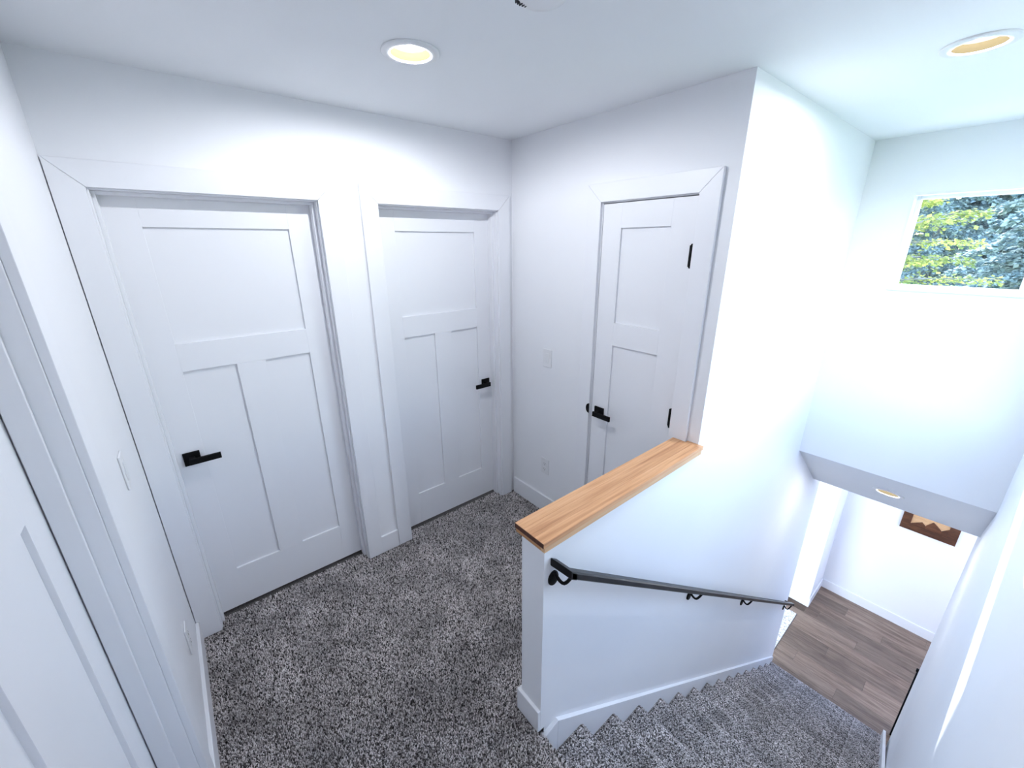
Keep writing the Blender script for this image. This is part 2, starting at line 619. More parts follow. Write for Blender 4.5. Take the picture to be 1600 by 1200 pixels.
def make_door(idx, fn, u0, u1, recess, handle_u, lever_dir, panels3, label, loc, hinge_u=None, left_full=True):
    """fn(u, d, z) -> world; d > 0 goes into the wall"""
    root = thing('door_%d' % idx, loc, label=label, kind='structure')

    def bx(ua, ub, da, db, za, zb, m=None):
        m = m or MB()
        p, q = fn(ua, da, za), fn(ub, db, zb)
        return m.box(p[0], q[0], p[1], q[1], p[2], q[2])

    j0, j1, zj = u0 + RV, u1 - RV, ZO - RV
    # casings with mitred corners
    cw = CW
    lo = u0 - cw
    hi = u1 + cw
    for poly in ([(lo, 0), (u0, 0), (u0, ZO), (lo, ZO + cw)], [(hi, 0), (u1, 0), (u1, ZO), (hi, ZO + cw)], [(lo + 0.0006, ZO + cw), (hi - 0.0006, ZO + cw), (u1 - 0.0006, ZO + 0.0004), (u0 + 0.0006, ZO + 0.0004)]):
        m = MB().prism(poly, -T, 0, lambda p, q, r: fn(p, r, q))
        mk('casing', m, M_TRIM, root, bevel=0.0015)
    # jambs and stops
    for (ua, ub, za, zb, n) in ((j0 - JT, j0, -0.004, zj + JT, 1), (j1, j1 + JT, -0.004, zj + JT, -1), (j0, j1, zj, zj + JT, 0)):
        j = mk('jamb', bx(ua, ub, 0.0, TH, za, zb), M_TRIM, root, bevel=0.0015)
        if recess > 0.02:
            s0, s1 = 0.037, recess - (0.003 if idx == 4 else 0.0)
        else:
            s0, s1 = 0.037, 0.075
        if n == 1:
            mk('door_stop', bx(j0, j0 + 0.012, s0, s1, 0, zj), M_TRIM, j, bevel=0.0015)
        elif n == -1:
            mk('door_stop', bx(j1 - 0.012, j1, s0, s1, 0, zj), M_TRIM, j, bevel=0.0015)
        else:
            mk('door_stop', bx(j0 + 0.012, j1 - 0.012, s0, s1, zj - 0.012, zj), M_TRIM, j, bevel=0.0015)
    # slab: stiles, rails, mullion, recessed panels
    g = 0.003
    su0, su1, sz0, sz1 = j0 + g, j1 - g, 0.017, zj - (0.004 if recess < 0.02 else 0.002)
    d0, d1 = recess, recess + 0.035
    st = 0.113
    zt, zm1, zm0, zb0 = 1.917, 1.445, 1.322, 0.246
    mk('stile', bx(su0, su0 + st, d0, d1, sz0, sz1), M_TRIM, root, bevel=0.001)
    mk('stile', bx(su1 - st, su1, d0, d1, sz0, sz1), M_TRIM, root, bevel=0.001)
    for za, zb in ((sz0, zb0), (zm0, zm1), (zt, sz1)):
        mk('rail', bx(su0 + st, su1 - st, d0, d1, za, zb), M_TRIM, root, bevel=0.0006)
    mk('panel', bx(su0 + st, su1 - st, d0 + 0.011, d1 - 0.008, zm1, zt), M_TRIM, root)
    if panels3:
        um = (su0 + su1) / 2
        mk('mullion', bx(um - 0.059, um + 0.059, d0, d1, zb0, zm0), M_TRIM, root, bevel=0.0006)
        mk('panel', bx(su0 + st, um - 0.059, d0 + 0.011, d1 - 0.008, zb0, zm0), M_TRIM, root)
        mk('panel', bx(um + 0.059, su1 - st, d0 + 0.011, d1 - 0.008, zb0, zm0), M_TRIM, root)
    else:
        mk('panel', bx(su0 + st, su1 - st, d0 + 0.011, d1 - 0.008, zb0, zm0), M_TRIM, root)
    # lever handle
    if handle_u is not None:
        hz = 0.915
        h = mk('handle', bx(handle_u - 0.032, handle_u + 0.032, d0 - 0.009, d0, hz - 0.032, hz + 0.032), M_BLACK, root, bevel=0.0015, label='square matte black rosette with straight lever')
        m = bx(handle_u - 0.011, handle_u + 0.011, d0 - 0.045, d0 - 0.009, hz - 0.011, hz + 0.011)
        e0, e1 = handle_u - lever_dir * 0.012, handle_u + lever_dir * 0.108
        bx(min(e0, e1), max(e0, e1), d0 - 0.052, d0 - 0.040, hz - 0.014, hz + 0.014, m)
        mk('lever', m, M_BLACK, h, bevel=0.0015)
    if hinge_u is not None:
        for zc in (1.79, 1.024, 0.24):
            m = MB()
            prof = [(0.003, -0.052), (0.0075, -0.050), (0.009, -0.045), (0.009, 0.045), (0.0075, 0.050), (0.003, 0.052)]
            m.lathe(prof, lambda a, b, c: fn(hinge_u + a, -0.006 + b, zc + c), 14)
            bx(hinge_u - 0.016, hinge_u + 0.001, -0.0016, 0.002, zc - 0.045, zc + 0.045, m)
            mk('hinge', m, M_BLACK, root, label='matte black hinge')
    return root


make_door(1, lambda u, d, z: (u, d, z), *D1, 0.08, -1.867, 1, True, 'white three-panel door nearest the left wall, lever on its left side', (-1.555, 0, 0))
make_door(2, lambda u, d, z: (u, d, z), *D2, 0.08, -0.190, -1, True, 'white three-panel door next to the room corner, lever on its right side', (-0.503, 0, 0))
d3 = make_door(3, lambda u, d, z: (d, -u, z), *D3, 0.0, 0.789, 1, False, 'narrow white two-panel closet door with black hinges behind the half wall', (0, -0.979, 0), hinge_u=D3[1] - RV)
make_door(4, lambda u, d, z: (XL - d, u, z), *D4, 0.08, None, 1, True, 'white door cut off at the left edge of the photo', (XL, -1.29, 0))
# strike lip on the closet casing
m = MB()
pl = [(D3[0] + 0.001, 0.895)] + [(D3[0] - 0.021 * math.cos(a), 0.925 + 0.029 * math.sin(a)) for a in [(-1.35 + 2.7 * i / 12) for i in range(13)]] + [(D3[0] + 0.001, 0.955)]
m.prism(pl, -T - 0.0025, -T + 0.001, lambda p, q, r: (r, -p, q))
mk('strike_plate', m, M_BLACK, d3, label='rounded matte black strike lip')

# ------------------------------------------------------------------ half wall cap
cap = thing('half_wall_cap', (-0.53, -1.33, 0.893), 'honey coloured wooden cap board on top of the white half wall', 'cap')
YC0, YC1, ZT = -1.4062, -1.262, 0.938
strips = [YC0, YC0 + 0.046, YC0 + 0.1, YC1]
for i in range(3):
    mk('board', MB().box(-1.0395, -0.021 if True else 0, strips[i] + 0.0001, strips[i + 1] - 0.0001, ZCAPB, ZT), M_CAP, cap, bevel=0.0012)
mk('end_grain', MB().box(-1.0405, -1.0394, YC0 + 0.001, YC1 - 0.001, ZCAPB + 0.001, ZT - 0.001), M_ENDGRAIN, cap, label='dark end grain of the cap')
mk('apron', MB().box(-1.030, -0.0215, -1.4000, -W, 0.893, ZCAPB), M_APRON, cap, bevel=0.001, label='pale wood apron strip')
mk('apron', MB().box(XH, -0.0215, -WI, -WI + 0.014, 0.893, ZCAPB), M_APRON, cap, bevel=0.001)
mk('apron', MB().box(-1.0297, XH, -W + 0.0003, -WI + 0.012, 0.893, ZCAPB), M_APRON_E, cap, bevel=0.001)
m = MB().box(-0.021, 0, -W, -1.3275, ZCAPB, ZT - 0.001)
mk('board', m, M_CAP, cap)
mk('apron', MB().box(-0.0215, 0.0, -1.4000, -W, 0.893, ZCAPB), M_APRON, cap)
mk('board', MB().box(-0.021, 0.0, YC0, -W - 0.0002, ZCAPB, ZT), M_CAP, cap, bevel=0.0012)

# ------------------------------------------------------------------ staircase
stairs = thing('staircase', (XN, (-W - WR) / 2, 0), 'straight flight of grey carpeted stairs going down to the plank floor', 'staircase')
YS0, YS1 = -2.392, -W - 0.0185


def nose_profile():
    # (x, z) relative to nose tip: tread from behind to nose, over, down the riser
    pts = [(-RUN + 0.010, -0.006), (-0.030, -0.004)]
    for i in range(7):
        a = math.pi / 2 - i * (math.pi * 0.78) / 6
        pts.append((-0.030 + 0.028 * math.cos(a), -0.032 + 0.028 * math.sin(a)))
    pts.append((-0.026, -0.075))
    pts.append((-0.022, -RISE - 0.01))
    return pts


np_ = nose_profile()
TUFT = np.array([(1, 0), (-0.5, 0.87), (-0.5, -0.87)])


def tufts(P, N, seed, h=0.008, r=0.0034):
    """small three-sided yarn tips at points P with normals N -> verts, faces, tone"""
    g = np.random.default_rng(seed)
    n = len(P)
    ref = np.where(np.abs(N[:, :1]) < 0.9, np.array([[1.0, 0, 0]]), np.array([[0, 1.0, 0]]))
    A = np.cross(N, ref)
    A /= np.linalg.norm(A, axis=1)[:, None]
    B = np.cross(N, A)
    th = g.uniform(0, 2 * np.pi, n)
    V = np.zeros((n, 4, 3))
    rr = r * g.uniform(0.75, 1.25, n)
    for k in range(3):
        c, s_ = np.cos(th + k * 2.0944), np.sin(th + k * 2.0944)
        V[:, k] = P + (A * c[:, None] + B * s_[:, None]) * rr[:, None]
    lean = g.normal(0, 0.0024, (n, 2))
    V[:, 3] = P + N * (h * g.uniform(0.6, 1.1, n))[:, None] + A * lean[:, :1] + B * lean[:, 1:]
    idx = np.arange(n)[:, None] * 4
    F = np.concatenate([idx + np.array([[0, 1, 3]]), idx + np.array([[1, 2, 3]]), idx + np.array([[2, 0, 3]])], 1).reshape(-1, 3)
    tone = np.repeat(g.uniform(0, 1, n), 4)
    return V.reshape(-1, 3), F, tone


def np_mesh(name, V, F, tone, mat):
    me = bpy.data.meshes.new(name)
    k = F.shape[1]
    me.vertices.add(len(V))
    me.vertices.foreach_set('co', V.astype(np.float32).ravel())
    me.loops.add(F.size)
    me.loops.foreach_set('vertex_index', F.astype(np.int32).ravel())
    me.polygons.add(len(F))
    me.polygons.foreach_set('loop_start', np.arange(0, F.size, k, dtype=np.int32))
    me.update(calc_edges=True)
    a = me.attributes.new('tone', 'FLOAT', 'POINT')
    a.data.foreach_set('value', tone.astype(np.float32))
    me.materials.append(mat)
    return me


# one step, shared by all treads
sm = MB()
poly = list(np_) + [(-RUN - 0.03, -RISE - 0.01), (-RUN - 0.03, -0.006)]
sm.prism(poly, YS0, YS1, XZ)
me_step = bpy.data.meshes.new('step')
me_step.from_pydata(sm.v, [], sm.f)
bm = bmesh.new(); bm.from_mesh(me_step); bmesh.ops.recalc_face_normals(bm, faces=bm.faces); bm.to_mesh(me_step); bm.free()
me_step.materials.append(M_CARPET)
# pile along the profile
g = np.random.default_rng(3)
SP = 0.0056
seg_pts, seg_nrm = [], []
for (xa, za), (xb, zb) in zip(np_[:-1], np_[1:]):
    L = math.hypot(xb - xa, zb - za)
    nrm = np.array([-(zb - za), 0, (xb - xa)]) / L
    cnt = max(1, int(L / SP))
    for i in range(cnt):
        f_ = (i + 0.5) / cnt
        seg_pts.append((xa + (xb - xa) * f_, za + (zb - za) * f_))
        seg_nrm.append(nrm)
ny = int((YS1 - YS0) / SP)
yy = YS0 + (np.arange(ny) + 0.5) * SP
PX = np.array(seg_pts)
P = np.zeros((len(PX), ny, 3))
P[:, :, 0] = PX[:, 0][:, None]
P[:, :, 2] = PX[:, 1][:, None]
P[:, :, 1] = yy[None]
N = np.repeat(np.array(seg_nrm)[:, None, :], ny, 1).reshape(-1, 3)
P = P.reshape(-1, 3)
P[:, :2] += g.normal(0, SP * 0.28, (len(P), 2))
P[:, 1] = np.clip(P[:, 1], YS0 + 0.002, YS1 - 0.002)
me_spile = np_mesh('carpet_pile', *tufts(P, N, 11, 0.0034, 0.0040), M_PILE)
for k in range(1, 16):
    st = bpy.data.objects.new('step', me_step)
    COL.objects.link(st)
    st.parent = stairs
    st.location = Vector((XN + k * RUN, 0, -k * RISE)) - OFF[stairs.name]
    pl_ = bpy.data.objects.new('carpet_pile', me_spile)
    COL.objects.link(pl_)
    pl_.parent = st
    pl_['kind'] = 'stuff'
# landing nosing
m = MB().prism([(p, q) for p, q in np_[1:]] + [(-0.03, -RISE - 0.01)], YS0, YS1, lambda p, q, r: (XN + p, r, q))
mk('landing_nosing', m, M_CARPET, stairs)
# skirt boards
SK = 0.7395


xs0 = -0.925
ztop = lambda x_: -0.012 - SK * (x_ - xs0)
struct('trim_1', MB().prism([(-1.004, -0.035), (xs0 - 0.0006, -0.012), (xs0 - 0.0006, -0.30), (-1.004, -0.30)], -W - 0.018, -W, XZ), M_TRIM, 'short white skirt piece at the top of the stairs under the half wall', bevel=0.0015)
struct('trim_2', MB().prism([(xs0, -0.012), (2.782, ztop(2.782)), (2.782, ZF), (2.55, ZF), (xs0, -0.30)], -W - 0.018, -W, XZ), M_TRIM, 'white sloping skirt board along the stairs under the handrail', bevel=0.0015)
zr_ = lambda x_: 0.045 - SK * (x_ + 1.0)
rsk = [(-1.0, 0.045), (1.5, zr_(1.5)), (2.80, zr_(2.80)), (2.80, ZF), (2.55, ZF), (-1.0, -0.30)]
m = MB().add([(x_, -2.391, z_) for x_, z_ in rsk] + [(x_, -2.411, z_) for x_, z_ in rsk], [(0, 1, 2, 3, 4, 5), (6, 11, 7), (7, 11, 10), (7, 10, 8), (8, 10, 9)] + [(i, i + 6, (i + 1) % 6 + 6, (i + 1) % 6) for i in range(6)])
struct('trim_3', m, M_TRIM, 'white sloping skirt board on the right side of the stairs')

# landing pile
g = np.random.default_rng(5)
SPL = 0.0054
gx = np.arange(XL + BT + 0.002, 0.0, SPL)
gy = np.arange(-WR + 0.004, 0.066, SPL)
GX, GY = np.meshgrid(gx, gy)
P = np.stack([GX.ravel(), GY.ravel(), np.full(GX.size, -0.005)], 1)
P[:, :2] += g.normal(0, SPL * 0.3, (len(P), 2))
X_, Y_ = P[:, 0], P[:, 1]
ok = ~((X_ > XN - 0.004) & (Y_ < -W + 0.002)) & ~((X_ > XH - BT - 0.003) & (Y_ < -WI + BT + 0.003) & (Y_ > -W - 0.003))
door_ok = ((X_ > D1[0] + RV + 0.001) & (X_ < D1[1] - RV - 0.001)) | ((X_ > D2[0] + RV + 0.001) & (X_ < D2[1] - RV - 0.001))
ok &= (Y_ < -T - 0.002) | door_ok
ok &= ~((Y_ > -T - 0.002) & (Y_ < 0) & ~door_ok)
ok &= (X_ < -BT - 0.003)
ok &= ~((Y_ > -D3[1] - CW) & (Y_ < -D3[0] + CW) & (X_ > -T - 0.003))
P = P[ok]
# the stair edge of the landing keeps its pile too
me_l = np_mesh('carpet_pile', *tufts(P - np.array(OFF['floor']), np.tile([0, 0, 1.0], (len(P), 1)), 21, 0.0125, 0.0036), M_PILE)
o = bpy.data.objects.new('carpet_pile', me_l)
COL.objects.link(o)
o.parent = floor
o['kind'] = 'stuff'
sel = [i for i, (p, q) in enumerate(seg_pts) if p > -0.031]
PX = np.array(seg_pts)[sel]
NX = np.array(seg_nrm)[sel]
P = np.zeros((len(PX), ny, 3))
P[:, :, 0] = PX[:, 0][:, None] + XN
P[:, :, 2] = PX[:, 1][:, None]
P[:, :, 1] = yy[None]
P = P.reshape(-1, 3)
P[:, :2] += g.normal(0, SP * 0.25, (len(P), 2))
P[:, 1] = np.clip(P[:, 1], YS0 + 0.002, YS1 - 0.002)
me_n = np_mesh('carpet_pile', *tufts(P - np.array(OFF[stairs.name]), np.repeat(NX[:, None, :], ny, 1).reshape(-1, 3), 31, 0.0034, 0.0040), M_PILE)
o = bpy.data.objects.new('carpet_pile', me_n)
COL.objects.link(o)
o.parent = stairs
o['kind'] = 'stuff'

# ------------------------------------------------------------------ handrail
RS = 0.727
RXA, RXB = -0.962, 2.738
rz = lambda x_: 0.822 - RS * (x_ - RXA)
YO, YI = -1.462, -1.427
RH = 0.034
rail = thing('handrail', (0.9, -W, -0.6), 'black steel handrail sloping down the bright stairwell wall', 'handrail')
# sloping bar with chamfered edges
sec = [(YI, -RH + 0.005), (YI + 0.0, -0.005), (YI - 0.006, 0), (YO + 0.006, 0), (YO, -0.006), (YO, -RH + 0.006), (YO + 0.006, -RH), (YI - 0.006, -RH)]
m = MB()
vs_ = [(RXA, y_, rz(RXA) + z_) for y_, z_ in sec] + [(RXB, y_, rz(RXB) + z_) for y_, z_ in sec]
n_ = len(sec)
m.add(vs_, [tuple(range(n_)), tuple(range(2 * n_ - 1, n_ - 1, -1))] + [(i, (i + 1) % n_, n_ + (i + 1) % n_, n_ + i) for i in range(n_)])
mk('rail', m, M_RAIL, rail)


def ret(x_, sgn):
    # mitred return to the wall, leaning along the slope
    x0, x1 = (x_, x_ - sgn * 0.036)
    m_ = MB()
    pts = []
    for yv in (YO, -W):
        for xv, zv in ((x0, 0), (x1, 0), (x1, -RH), (x0, -RH)):
            sh = -sgn * 0.026 if yv == -W else 0
            pts.append((xv + sh * (1 if sgn > 0 else 1), yv, rz(xv) + zv + (0.022 if yv == -W else 0)))
    m_.add(pts, [(0, 1, 2, 3), (7, 6, 5, 4), (0, 4, 5, 1), (1, 5, 6, 2), (2, 6, 7, 3), (3, 7, 4, 0)])
    return mk('return_end', m_, M_RAIL, rail, bevel=0.004)


def ret_box(xa, xb, dz, dx):
    m_ = MB()
    pts = []
    for yv, f_ in ((YO, 0.0), (-W, 1.0)):
        for xv, zv in ((xa, 0), (xb, 0), (xb, -RH), (xa, -RH)):
            pts.append((xv + dx * f_, yv, rz(xv) + zv + dz * f_))
    m_.add(pts, [(0, 1, 2, 3), (7, 6, 5, 4), (0, 4, 5, 1), (1, 5, 6, 2), (2, 6, 7, 3), (3, 7, 4, 0)])
    mk('return_end', m_, M_RAIL, rail, bevel=0.004)


ret_box(RXA, RXA + 0.03, 0.018, -0.022)
ret_box(RXB - 0.03, RXB, 0.0, -0.018)
for bxx, bz in ((-0.968, 0.744), (0.178, -0.100), (1.19, -0.842), (2.70, -1.955)):
    yb_ = -W
    m = MB()
    m.lathe([(0.0295, 0.0), (0.0295, 0.004), (0.027, 0.0075), (0.012, 0.009)], lambda a, b, c: (bxx + a * 0.8, yb_ - c, bz + b), 24)
    br = mk('bracket', m, M_BLACK, rail, smooth=False, bevel=0.0)
    zr = rz(bxx + 0.02) - RH
    pts = []
    for i in range(11):
        f_ = i / 10
        yv = -W - 0.006 - f_ * 0.058
        zv = bz + 0.012 + (zr - bz - 0.012) * max(0, (f_ - 0.55) / 0.45) ** 1.4 - 0.022 * math.sin(f_ * math.pi) + 0.016 * (1 - f_) ** 2
        pts.append((bxx + 0.024 * f_, yv, zv))
    pts.append((bxx + 0.024, -W - 0.064, zr + 0.006))
    mk('bracket_arm', MB().tube(pts, 0.0062, 10), M_BLACK, br, smooth=True)

# ------------------------------------------------------------------ wall plates


def plate(name, fn, label, cat, outlet):
    root = thing(name, fn(0, 0, -0.06), label, cat)
    m_ = MB()

    def bx(ua, ub, da, db, za, zb, mm=None):
        mm = mm or MB()
        p, q = fn(ua, da, za), fn(ub, db, zb)
        return mm.box(p[0], q[0], p[1], q[1], p[2], q[2])
    mk('cover_plate', bx(-0.037, 0.037, -0.0065, 0, -0.0595, 0.0595), M_PLATE, root, bevel=0.003)
    if outlet:
        for zc in (0.0205, -0.0205):
            r_ = mk('receptacle', bx(-0.0165, 0.0165, -0.0085, -0.006, zc - 0.0145, zc + 0.0145), M_PLATE, root, bevel=0.003)
            for uc in (-0.0065, 0.0065):
                mk('slot', bx(uc - 0.001, uc + 0.001, -0.0089, -0.0083, zc - 0.001, zc + 0.007), M_SLOT, r_)
            mk('slot', bx(-0.0022, 0.0022, -0.0089, -0.0083, zc - 0.010, zc - 0.0055), M_SLOT, r_)
    else:
        mk('rocker', bx(-0.0165, 0.0165, -0.0088, -0.006, -0.033, 0.033), M_PLATE, root, bevel=0.0015)
    return root


plate('light_switch', lambda u, d, z: (d, -0.352 - u, 1.150 + z), 'white light switch plate on the wall left of the closet door', 'switch', False)
plate('wall_outlet', lambda u, d, z: (d, -0.354 - u, 0.366 + z), 'white double outlet low on the wall beside the closet door', 'outlet', True)
plate('light_switch', lambda u, d, z: (XL - d, -0.445 + u, 1.150 + z), 'white light switch on the left wall, seen nearly edge on', 'switch', False)
plate('wall_outlet', lambda u, d, z: (XL - d, -0.36 + u, 0.335 + z), 'white outlet low on the left wall above its baseboard', 'outlet', True)

# ------------------------------------------------------------------ recessed lights


def cut_hole(ob, c, n, a, r, depth):
    cut = MB().lathe([(r, -depth), (r, 0.02)], lambda u, v, h: tuple(Vector(c) + a * u + n.cross(a) * v + n * h), 48)
    me_ = bpy.data.meshes.new('cut')
    me_.from_pydata(cut.v, [], cut.f)
    bm_ = bmesh.new(); bm_.from_mesh(me_); bmesh.ops.recalc_face_normals(bm_, faces=bm_.faces); bm_.to_mesh(me_); bm_.free()
    co = bpy.data.objects.new('cut', me_)
    COL.objects.link(co)
    md = ob.modifiers.new('cut', 'BOOLEAN')
    md.operation = 'DIFFERENCE'
    md.solver = 'EXACT'
    md.object = co
    bpy.context.view_layer.update()
    dg = bpy.context.evaluated_depsgraph_get()
    nm_ = bpy.data.meshes.new_from_object(ob.evaluated_get(dg))
    ob.modifiers.clear()
    ob.data = nm_
    bpy.data.objects.remove(co, do_unlink=True)


def downlight(c, nrm, tdir, label, power, bright, host, down=0.0, bmat=M_BAFFLE):
    """c centre on the ceiling, nrm points into the room"""
    c = Vector(c)
    n = Vector(nrm).normalized()
    a = Vector(tdir).normalized()
    b = n.cross(a)
    root = thing('recessed_light', tuple(c), label, 'ceiling light')
    cut_hole(bpy.data.objects[host], c, n, a, 0.0662, 0.030)
    f_ = lambda u, v, h: tuple(c + a * u + b * v + n * h)
    mk('trim_ring', MB().lathe([(0.094, 0.0), (0.095, 0.003), (0.091, 0.006), (0.069, 0.008), (0.065, 0.006), (0.065, 0.0), (0.094, 0.0)], f_, 48, cap=False), M_PLATE, root, smooth=True)
    mk('baffle', MB().lathe([(0.0645, 0.004), (0.0625, -0.006), (0.0585, -0.018), (0.057, -0.020), (0.0655, -0.020), (0.0655, 0.0035)], f_, 48, cap=False), bmat, root, smooth=True)
    mk('lens', MB().lathe([(0.0575, -0.019), (0.050, -0.019), (0.001, -0.019), (0.001, -0.025), (0.0655, -0.025)], f_, 40), bright, root, smooth=False)
    for typ, pw, hh in (('POINT', power, -0.006), ('AREA', down, 0.004)):
        if pw <= 0:
            continue
        d = bpy.data.lights.new('lamp', typ)
        if typ == 'POINT':
            d.shadow_soft_size = 0.012
        else:
            d.shape = 'DISK'
            d.size = 0.03
        d.energy = pw
        d.color = (0.94, 0.965, 1.0)
        lo = bpy.data.objects.new('lamp', d)
        COL.objects.link(lo)
        lo.parent = root
        lo.location = n * hh
        lo.rotation_euler = n.to_track_quat('-Z', 'Y').to_euler()
    return root


downlight((-1.018, -0.714, H), (0, 0, -1), (1, 0, 0), 'round recessed ceiling light glowing warm above the two doors', 13.5, M_LAMP, 'ceiling')
downlight((0.366, -1.900, H), (0, 0, -1), (1, 0, 0), 'round recessed ceiling light above the stairs near the window', 3.5, M_LAMP, 'ceiling', 4.3, M_BAFFLE2)
sl = (ZC2 - ZS) / (XS - X2)
downlight((2.147, -1.917, ZS + sl * (2.147 - X2)), (sl, 0, -1), (0, 1, 0), 'round recessed light in the sloped soffit over the lower stairs', 1.5, M_LAMP, 'ceiling_soffit', 1.6, M_BAFFLE3)

downlight((3.45, -1.95, ZC2), (0, 0, -1), (1, 0, 0), 'added unseen recessed light brightening the lower hall, behind the soffit', 6.5, M_LAMP, 'ceiling_lower')  # lamp added out of view to brighten the lower hall and stair noses

# smoke detector
sd = thing('smoke_detector', (-0.945, -1.262, H), 'white round smoke detector at the top edge of the photo', 'smoke detector')
fd = lambda u, v, h: (-0.945 + u, -1.262 + v, H - h)
mk('mount', MB().lathe([(0.076, 0), (0.076, 0.010), (0.073, 0.012), (0.06, 0.012)], fd, 40), M_PLATE, sd, smooth=False)
bd = mk('body', MB().lathe([(0.067, 0.012), (0.066, 0.024), (0.055, 0.036), (0.03, 0.040), (0.001, 0.040)], fd, 40), M_PLATE, sd, smooth=True)
for i in range(5):
    u = -0.044 + i * 0.0075
    hl = (0.003, 0.005, 0.006, 0.005, 0.003)[i]
    mk('vent_slot', MB().box(-0.945 + u - 0.0012, -0.945 + u + 0.0012, -1.262 + 0.046 - hl, -1.262 + 0.046 + hl, H - 0.0385, H - 0.030), M_SLOT, bd)

# ------------------------------------------------------------------ windows
win = thing('window_1', (X2 + 0.1, (V1[0] + V1[1]) / 2, V1[2]), label='small square window with white frame looking out to trees', kind='structure')
dx0, dx1 = X2 + 0.09, X2 + 0.15
fwid = 0.026
for nm, bxs in (('frame', (dx0, dx1, V1[0], V1[0] + fwid, V1[2], V1[3])), ('frame', (dx0, dx1, V1[1] - fwid, V1[1], V1[2], V1[3])),
                ('frame', (dx0, dx1, V1[0] + fwid, V1[1] - fwid, V1[2], V1[2] + fwid)), ('frame', (dx0, dx1, V1[0] + fwid, V1[1] - fwid, V1[3] - fwid, V1[3]))):
    mk(nm, MB().box(*bxs), M_TRIM, win, bevel=0.003)
lt = 0.008
for bxs in ((X2 - 0.003, dx0, V1[0], V1[0] + lt, V1[2], V1[3]), (X2 - 0.003, dx0, V1[1] - lt, V1[1], V1[2], V1[3]), (X2 - 0.003, dx0, V1[0] + lt, V1[1] - lt, V1[3] - lt, V1[3])):
    mk('jamb_liner', MB().box(*bxs), M_TRIM, win, bevel=0.001)
mk('sill', MB().box(X2 - 0.012, dx0, V1[0] - 0.004, V1[1] + 0.004, V1[2] - 0.004, V1[2] + 0.010), M_TRIM, win, bevel=0.002)
mk('pane', MB().box(X2 + 0.118, X2 + 0.122, V1[0] + fwid, V1[1] - fwid, V1[2] + fwid, V1[3] - fwid), M_GLASS, win)

win2 = thing('window_2', ((V2[0] + V2[1]) / 2, -WR - 0.08, V2[2]), label='unseen wide white framed window added in the right stairwell wall for daylight', kind='structure')  # unseen window, added to bring daylight into the stairwell
for bxs in ((V2[0], V2[0] + 0.04), (V2[1] - 0.04, V2[1]), ((V2[0] + V2[1]) / 2 - 0.02, (V2[0] + V2[1]) / 2 + 0.02)):
    mk('frame', MB().box(bxs[0], bxs[1], -WR - 0.14, -WR - 0.08, V2[2], V2[3]), M_TRIM, win2, bevel=0.003)
for za, zb in ((V2[2], V2[2] + 0.04), (V2[3] - 0.04, V2[3])):
    mk('frame', MB().box(V2[0] + 0.04, V2[1] - 0.04, -WR - 0.14, -WR - 0.08, za, zb), M_TRIM, win2, bevel=0.003)
mk('pane', MB().box(V2[0] + 0.04, V2[1] - 0.04, -WR - 0.112, -WR - 0.108, V2[2] + 0.04, V2[3] - 0.04), M_GLASS, win2)
win3 = thing('window_3', (-0.55, (V3[0] + V3[1]) / 2, V3[2]), label='wide window of the room downstairs, hidden from this view', kind='structure')
for bxs in ((V3[0], V3[0] + 0.05), (V3[1] - 0.05, V3[1]), (0.225, 0.275)):
    mk('frame', MB().box(-0.58, -0.52, bxs[0], bxs[1], V3[2], V3[3]), M_TRIM, win3, bevel=0.003)
for za, zb in ((V3[2], V3[2] + 0.05), (V3[3] - 0.05, V3[3])):
    mk('frame', MB().box(-0.58, -0.52, V3[0] + 0.05, V3[1] - 0.05, za, zb), M_TRIM, win3, bevel=0.003)
mk('pane', MB().box(-0.552, -0.548, V3[0] + 0.05, V3[1] - 0.05, V3[2] + 0.05, V3[3] - 0.05), M_GLASS, win3)

# ------------------------------------------------------------------ lower hall objects
art = thing('wall_art', (XF, -2.195, -1.553), 'dark framed wooden mountain picture on the lower hall wall', 'picture')
ya_, yb_, z0_, z1_ = -2.440, -1.948, -1.553, -1.20
fwd = 0.085
YZ = lambda p, q, r: (r, p, q)
xb0, xb1 = XF - 0.032, XF - 0.002
for poly in ([(ya_, z0_), (yb_, z0_), (yb_ - fwd, z0_ + fwd), (ya_ + fwd, z0_ + fwd)], [(ya_, z1_), (yb_, z1_), (yb_ - fwd, z1_ - fwd), (ya_ + fwd, z1_ - fwd)],
             [(ya_, z0_), (ya_, z1_), (ya_ + fwd, z1_ - fwd), (ya_ + fwd, z0_ + fwd)], [(yb_, z0_), (yb_, z1_), (yb_ - fwd, z1_ - fwd), (yb_ - fwd, z0_ + fwd)]):
    mk('frame_side', MB().prism(poly, xb0, xb1, YZ), M_WALNUT, art, bevel=0.001)
mk('sky_board', MB().box(xb0 + 0.012, xb1, ya_ + fwd, yb_ - fwd, z0_ + fwd, z1_ - fwd), M_MAPLE, art, label='pale wood background')
zb_ = z0_ + fwd
for poly in ([(-2.033, zb_), (-2.033, zb_ + 0.006), (-2.125, zb_ + 0.070), (-2.165, zb_ + 0.030), (-2.165, zb_)],
             [(-2.165, zb_), (-2.165, zb_ + 0.045), (-2.215, zb_ + 0.118), (-2.255, zb_ + 0.085), (-2.300, zb_ + 0.040), (-2.300, zb_)],
             [(-2.300, zb_), (-2.300, zb_ + 0.045), (-2.355, zb_ + 0.095), (-2.355, zb_)]):
    mk('mountain', MB().prism(poly, xb0 + 0.003, xb0 + 0.0125, YZ), M_WALNUT, art, bevel=0.0008)

